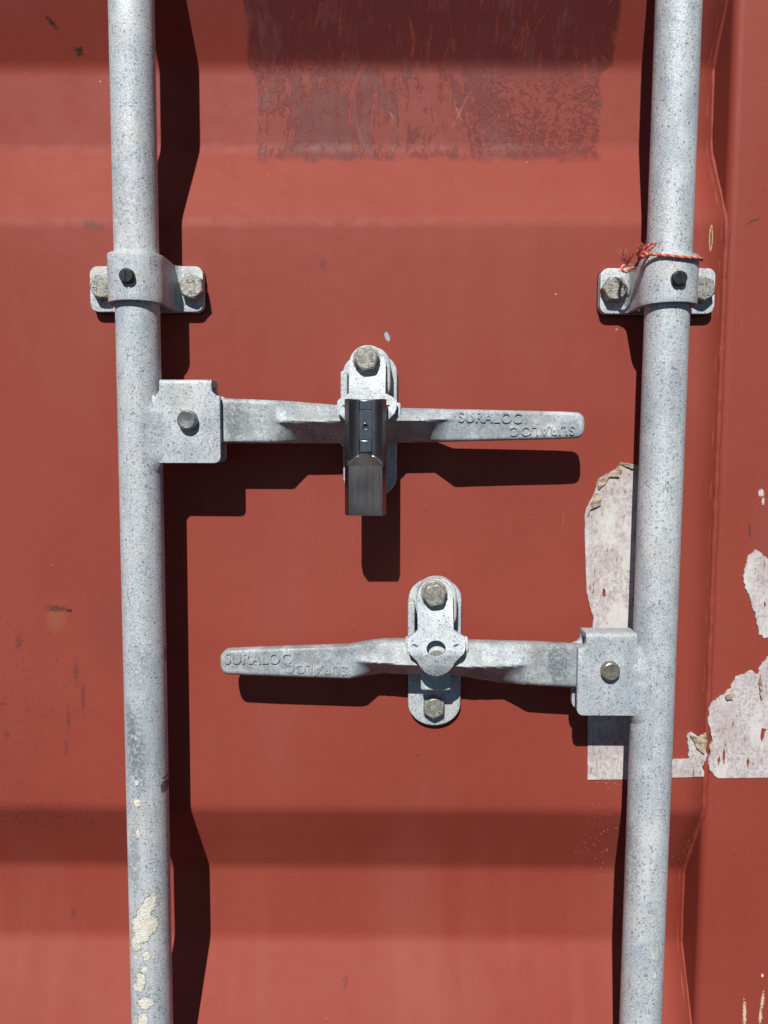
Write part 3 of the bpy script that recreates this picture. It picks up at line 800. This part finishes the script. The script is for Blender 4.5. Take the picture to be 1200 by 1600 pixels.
# ------------------------------------------------------------------ bearing brackets
def make_bracket(px_c, y0, y1, line, label, rightmost, plug_y):
    inner = -1 if rightmost else 1; cut = .0050
    cx_px = px_c
    hF = .0085
    zt_ = at(px_c, y0, hF).z; zb = at(px_c, y1, hF).z; zc = (zt_ + zb) / 2
    cx = rod_x(line, zc)
    t = thing('bearing_bracket', label, 'rod bracket', (cx, 0, zb), 'clamps that hold the locking rods')
    th = .0040; ri = RR + .0006; ro = ri + th
    half = .0462
    # half profile (x offset, outer height) from flange end to crown
    prof = [(half, hF)]
    fl = .0065
    xs = ro + fl
    for k in range(0, 9):
        a = R(90 * k / 8); prof.append((xs - fl * math.sin(a), hF + fl - fl * math.cos(a)))
    sidex = ro
    prof.append((sidex, HR - .004))
    for k in range(0, 13):
        a = R(90 * k / 12); prof.append((ro * math.cos(a), HR + ro * math.sin(a)))
    full = [(-x, h) for x, h in prof] + [(x, h) for x, h in reversed(prof[:-1])]
    rc = .006
    rows = []
    zs_n = 8
    for x, h in full:
        d = half - abs(x); ins = 0
        if d < rc: ins = rc - math.sqrt(max(0, rc * rc - (rc - d) ** 2))
        rows.append((x, h, ins))
    # extra stations for round flange corners
    extra = []
    for k in range(1, 7):
        d = rc * (1 - math.cos(R(15 * k))); extra.append((d, rc - math.sqrt(max(0, rc * rc - (rc - d) ** 2))))
    rows = [rows[0]] + [(-(half - d), hF, i) for d, i in extra] + rows[1:-1] + [(half - d, hF, i) for d, i in reversed(extra)] + [rows[-1]]
    rows[0] = (-half, hF, rc); rows[-1] = (half, hF, rc)
    grid = []
    for x, h, ins in rows:
        if x * inner > .030: x -= inner * cut * min(1, (x * inner - .030) / .006)
        grid.append([Vector((cx + x, -h, (zt_ - ins) + ((zb + ins) - (zt_ - ins)) * j / zs_n)) for j in range(zs_n + 1)])
    bm = sheet(grid); bm.normal_update()
    mid = [f for f in bm.faces if abs(f.calc_center_median().x - cx) < .004]
    if sum(f.normal.y for f in mid) > 0: bmesh.ops.reverse_faces(bm, faces=bm.faces)
    obj('clamp_strap', bm, M_galvw, t, solid=th, bevel=.0009, ang=50)
    # back plate and liner
    obj('back_plate', poly_prism(rrect(cx - half + (cut if inner < 0 else 0), cx + half - (cut if inner > 0 else 0), zb, zt_, rc), .0009, hF - th - .0002), M_galvw, t, bevel=.0006)
    obj('rubber_pad', poly_prism(rrect(cx - half - .0006 + (cut if inner < 0 else 0), cx + half + .0006 - (cut if inner > 0 else 0), zb - .0008, zt_ + .0002, rc), .0001, .0009), M_rubber, t)
    for s in (-1, 1):
        hexbolt(t, cx + s * ((.0318 if rightmost else .0340) if s == inner else .0345), zc + .0004, hF + .0001, .0172, .0085, M_bolt, R(18 + 20 * s), None, flip=R(-95 if s < 0 else 8) if rightmost else R(80 if s < 0 else 4))
    # slotted plastic plug on the crown
    hp = HR + ro; pz = at(cx_px, plug_y, .062).z
    pl = obj('plug', poly_prism(circ(cx, pz, .0054, 36), hp - .002, hp + .0030), M_black, t, bevel=.0012)
    sl = []
    # slot: two half discs leave a real groove between them
    for s in (-1, 1):
        seg = []
        for k in range(0, 19):
            a = R(-90 + 180 * k / 18); seg.append((cx + s * (.0006 + max(0, .0044 * math.cos(a))), pz + .0046 * math.sin(a)))
        obj('slot_edge', poly_prism(seg, hp + .0029, hp + .0039), M_black, pl, bevel=.0004)
    # bearing liner under the strap
    a = at(px_c, y0, HR)
    zlo, zhi = zb + .001, zt_ + .0016
    pass
    return t, cx, zc, zt_, zb
bL = make_bracket(232, 416, 487, lineL, 'rod bracket above the upper handle, with no twine tied to it', False, 430)
bR = make_bracket(1024.5, 419, 490, lineR, 'rod bracket wrapped with frayed red twine', True, 434)

# ------------------------------------------------------------------ brushed steel block hooked over the upper catch
blk = thing('steel_block', 'dark brushed stainless steel block with a small threaded hole, covering the upper handle catch', 'steel block', at(571, 805, .057))
def bx(px): return at(px, 715, .0640).x
def bz(py, h=.064): return at(571, py, h).z
def loftx(prof_fn, zs, base):
    """prof_fn(z)-> list of (x,h) front profile left to right; base height of back"""
    bm = bmesh.new(); rings = []
    for z in zs:
        p = prof_fn(z); p = [(p[0][0], base)] + p + [(p[-1][0], base)]
        rings.append([bm.verts.new((x, -h, z)) for x, h in p])
    n = len(rings[0])
    for a, b in zip(rings, rings[1:]):
        for k in range(n): bm.faces.new((a[k], a[(k + 1) % n], b[(k + 1) % n], b[k]))
    bm.faces.new(rings[0]); bm.faces.new(list(reversed(rings[-1])))
    bmesh.ops.recalc_face_normals(bm, faces=bm.faces); return bm
X0, X1 = bx(538), bx(603.5)
xa0, xa1, xc0, xc1, xb1, xb0 = bx(541.5), bx(545), bx(560), bx(581.5), bx(597), bx(600.5)
zTop, zRec, zBev, zBot = bz(623), bz(707), bz(728), bz(805.5)
# body: rails curve down into a central channel, the lower half is a full-height box
hi = .0655; hch = .0545
xcols = [(X0, .0590), (xa0, .0614), (xa1, .0636)]
for k in range(0, 9):
    u = k / 8; xcols.append((xa1 + .0002 + (xc0 - xa1 - .0002) * u, .0634 - .0052 * math.sin(u * math.pi / 2)))
xcols.append((xc0 + .00012, hch)); xcols.append((xc1 - .00012, hch))
for k in range(0, 9):
    u = k / 8; xcols.append((xc1 + (xb1 - .0002 - xc1) * u, .0634 - .0052 * math.cos(u * math.pi / 2)))
xcols += [(xb1, .0636), (xb0, .0614), (X1, .0590)]
def fp(z):
    k = (zRec - z) / (zRec - zBev)
    ramp = .0555 + (hi - .0555) * max(-5, min(1, k))
    out = []
    for i, (x, h) in enumerate(xcols):
        if 2 <= i <= len(xcols) - 3: h = max(h, ramp)
        elif i in (1, len(xcols) - 2): h = max(h, min(ramp, .0628))
        out.append((x, h))
    return out
obj('body', loftx(fp, [zTop] + [zRec + .0002 + (zBev - zRec - .0002) * k / 40 for k in range(41)] + [zBot], .0515), M_steel, blk, ang=14, smooth=True)
# inner tongue with the threaded hole and two polished lands
c = at(571, 667, .0562)
o = obj('channel_plate', poly_prism([(xc0 + .0004, bz(640)), (xc1 - .0004, bz(640)), (xc1 - .0004, bz(687)), (xc0 + .0004, bz(687))], .0547, .0565, [circ(c.x, c.z, .0019, 24)]), M_polish, blk, bevel=.0003)
ringb = poly_prism(circ(c.x, c.z, .0027, 28), .0566, .0570, [circ(c.x, c.z, .0020, 28)])
obj('hole_rim', ringb, M_polish, o, bevel=.0001)
obj('hole_bottom', poly_prism(circ(c.x, c.z, .0020, 20), .0546, .0549), M_black, o)
obj('upper_land', poly_prism([(xc0 + .0004, bz(624.5)), (xc1 - .0004, bz(624.5)), (xc1 - .0004, bz(639)), (xc0 + .0004, bz(639.6))], .0546, .0562, (), None, lambda x, z: (bz(632) - z) * .01), M_polish, blk, bevel=.0003)
obj('lower_land', poly_prism([(xc0 + .0004, bz(688)), (xc1 - .0004, bz(688)), (xc1 - .0004, bz(706)), (xc0 + .0004, bz(706))], .0546, .0572, (), None, lambda x, z: (bz(697) - z) * .04), M_polish, blk, bevel=.0004)

# ------------------------------------------------------------------ twine on the right bracket
tw = thing('twine', 'frayed red and white twisted twine tied round the right rod above its bracket', 'twine', at(1004, 398, .05))
cxr, zcr = bR[1], bR[2]
def rodpt(ang, z, r=RR + .0062):          # ang measured from the camera side, + to the right
    return Vector((rod_x(lineR, z) + r * math.sin(ang), -(HR + r * math.cos(ang)), z))
zt2 = bR[3] + .0008
path = [at(975, 412, .030), at(972, 421, .0335), at(980, 424, .036), at(992, 416, .040), at(999, 405, .046), at(1004, 397, .051)]
for a, yy in ((-.45, 399), (-.1, 401), (.25, 402.5), (.6, 403.5), (.95, 404.5), (1.3, 405.5), (1.7, 406)):
    rr_ = RR + .0062; path.append(rodpt(a, at(1055, yy, HR + rr_ * math.cos(a)).z))
path += [rodpt(2.2, zt2 + .001), rodpt(2.8, zt2 + .002), rodpt(3.5, zt2 + .003), rodpt(4.2, zt2 + .004), rodpt(4.9, zt2 + .005), rodpt(5.5, zt2 + .006), at(1005, 398, .049)]
sp = spline(path, 22)
def twisted(phase, r_off=.00058, r=.00068, pitch=.0058):
    out = []; L = 0; up = Vector((0, 0, 1))
    for i, p in enumerate(sp):
        d = (sp[min(i + 1, len(sp) - 1)] - sp[max(i - 1, 0)]).normalized()
        a = up.cross(d); a = a.normalized() if a.length > .05 else Vector((1, 0, 0)); b = d.cross(a)
        if i: L += (p - sp[i - 1]).length
        th = 2 * math.pi * L / pitch + phase
        out.append(p + (a * math.cos(th) + b * math.sin(th)) * r_off)
    return tube(out, r, 8)
obj('red_strand', twisted(0), M_twineR, tw); obj('red_strand', twisted(2.09), M_twineR, tw); obj('pink_strand', twisted(4.19), M_twineW, tw)
# knot and frayed tufts
def tuft(base, tip, n, spread, mat, name='frayed_fibres', rad=.00022):
    bm = bmesh.new(); rnd = random.Random(n * 7 + int(spread * 1e5))
    for k in range(n):
        e = tip + Vector((rnd.gauss(0, spread), rnd.gauss(0, spread), rnd.gauss(0, spread * .7)))
        m = base.lerp(e, .5) + Vector((rnd.gauss(0, spread * .35),) * 1 + (rnd.gauss(0, spread * .35), rnd.gauss(0, spread * .35)))
        ps = spline([base + Vector((rnd.gauss(0, .0006), rnd.gauss(0, .0006), rnd.gauss(0, .0006))), m, e], 6)
        tube(ps, [rad * (1.25 - .6 * i / len(ps)) for i in range(len(ps))], 5, bm)
    obj(name, bm, mat, tw)
tuft(at(1005, 397, .051), at(1001, 381, .054), 24, .0021, M_twineR); tuft(at(1005, 397, .051), at(1004, 382, .054), 10, .0022, M_twineW)
tuft(at(975, 414, .030), at(972, 392, .036), 12, .0016, M_twineR); tuft(at(975, 414, .030), at(974, 390, .037), 9, .0024, M_twineW)
tuft(at(978, 412, .031), at(988, 400, .039), 10, .0020, M_twineR); tuft(at(978, 412, .031), at(990, 399, .040), 6, .0024, M_twineW)
kb = spline([at(1001, 401, .050), at(1005, 402, .053), at(1008, 398, .0545), at(1005, 394, .0545), at(1002, 398, .053), at(1005, 401, .054), at(1010, 399, .053)], 10)
obj('knot', tube(kb, .0011, 10), M_twineR, tw)

# ------------------------------------------------------------------ torn paper and tape
def ragged(pts, amp=1.2, step=3.0, smooth_edges=()):
    out = []; rnd = random.Random(len(pts) * 31 + int(pts[0][0]))
    n = len(pts)
    for i in range(n):
        a = pts[i]; b = pts[(i + 1) % n]; L = math.hypot(b[0] - a[0], b[1] - a[1]); k = max(1, int(L / step))
        am = 0.15 if i in smooth_edges else amp
        nx, ny = -(b[1] - a[1]) / (L or 1), (b[0] - a[0]) / (L or 1)
        for j in range(k):
            t = j / k; e = (mnoise.noise(Vector((a[0] * .13 + t * L * .13, a[1] * .11, i * 3.1))) * 2 + rnd.uniform(-.5, .5)) * am
            if j == 0: e *= .3
            out.append((a[0] + (b[0] - a[0]) * t + nx * e, a[1] + (b[1] - a[1]) * t + ny * e))
    return out
def patch(name, label, cat, pts, mat, amp=1.2, smooth_edges=(), holes=(), h=.0004, curl=(), group='torn white paper remnants'):
    pl = ragged(pts, amp, 2.6, smooth_edges)
    c = at(sum(p[0] for p in pts) / len(pts), max(p[1] for p in pts), 0)
    t = thing(name, label, cat, (c.x, 0, c.z), group)
    base = .0019 if name == 'paper_scrap' else .0011
    hs = [pxs(ragged(hh, .8, 2.0), 0) for hh in holes]
    obj('paper', poly_prism(pxs(pl, 0), base - .0002 if False else base - .0016, base + h, hs), mat, t, smooth=False)
    for cp, hh in curl:
        obj('peeled_edge', poly_prism(pxs(ragged(cp, .6, 2.0), 0), base + h + .0001, base + h + .0006, (), None,
            lambda x, z: .0012 + mnoise.noise(Vector((x * 300, 0, z * 300))) * .0012), M_glue, t, smooth=False)
    return t
patch('tape_strip', 'long strip of torn white paper hanging down behind the right rod', 'paper strip',
      [(1003, 727), (970, 723), (962, 733), (934, 748), (928, 770), (917, 792), (913, 806), (913.5, 850), (916, 925), (922, 950), (927, 965), (925, 985), (919, 1010), (918, 1110), (917.5, 1217), (1020, 1216), (1030, 1000), (1036, 860), (1034, 730)],
      M_paper, .7, (6, 7, 12, 13, 14, 15, 16, 17), holes=[[(943, 918), (946, 924), (946, 931), (943, 934), (940, 927), (941, 921)]],
      curl=[([(968, 722), (998, 731), (996, 735), (972, 727), (966, 745), (952, 744), (940, 752), (945, 742), (962, 732)], 0),
            ([(931, 752), (950, 742), (946, 754), (934, 764)], 0), ([(928, 770), (940, 772), (936, 790), (922, 795), (917, 806), (918, 792)], 0)])
patch('tape_strip', 'short jagged low end of white paper between the right rod and the door seam', 'paper strip',
      [(1040, 1190), (1052, 1186), (1076, 1184), (1074, 1162), (1073, 1148), (1080, 1143), (1090, 1152), (1102, 1148), (1100, 1162), (1104, 1180), (1096, 1196), (1101, 1212), (1070, 1213.5), (1040, 1214)],
      M_paper, 1.4, (12, 11), curl=[([(1076, 1146), (1088, 1150), (1100, 1142), (1103, 1160), (1098, 1175), (1088, 1168), (1084, 1160)], 0)])
patch('paper_scrap', 'largest torn white paper remnant on the door frame, straight along its bottom edge', 'paper scrap',
      [(1106, 1104), (1118, 1090), (1130, 1084), (1140, 1070), (1152, 1055), (1172, 1046), (1182, 1052), (1188, 1034), (1200, 1024), (1230, 1020), (1240, 1212), (1200, 1213), (1120, 1214), (1114, 1210), (1106, 1200), (1108, 1170), (1111, 1150), (1105, 1125)],
      M_paper, 1.8, (9, 10, 11, 12), holes=[[(1188, 1136), (1196, 1138), (1192, 1150), (1188, 1158), (1186, 1150)], [(1130, 1166), (1132, 1182), (1129, 1196), (1127, 1180)], [(1167, 1180), (1169, 1190), (1167, 1201), (1164, 1190)], [(1122, 1176), (1124, 1186), (1121, 1196), (1119, 1186)]],
      curl=[([(1184, 1050), (1187, 1066), (1190, 1088), (1186, 1092), (1183, 1068)], 0), ([(1130, 1085), (1144, 1080), (1142, 1092), (1132, 1090)], 0)])
patch('paper_scrap', 'narrow pointed scrap of white paper high on the frame, above the large remnant', 'paper scrap',
      [(1166, 870), (1180, 858), (1192, 868), (1204, 874), (1222, 880), (1224, 990), (1190, 996), (1184, 990), (1180, 965), (1172, 940), (1164, 920), (1159, 900), (1163, 885)],
      M_paper, 1.6, (4, 5), holes=[[(1192, 938), (1195, 946), (1191, 952)]])
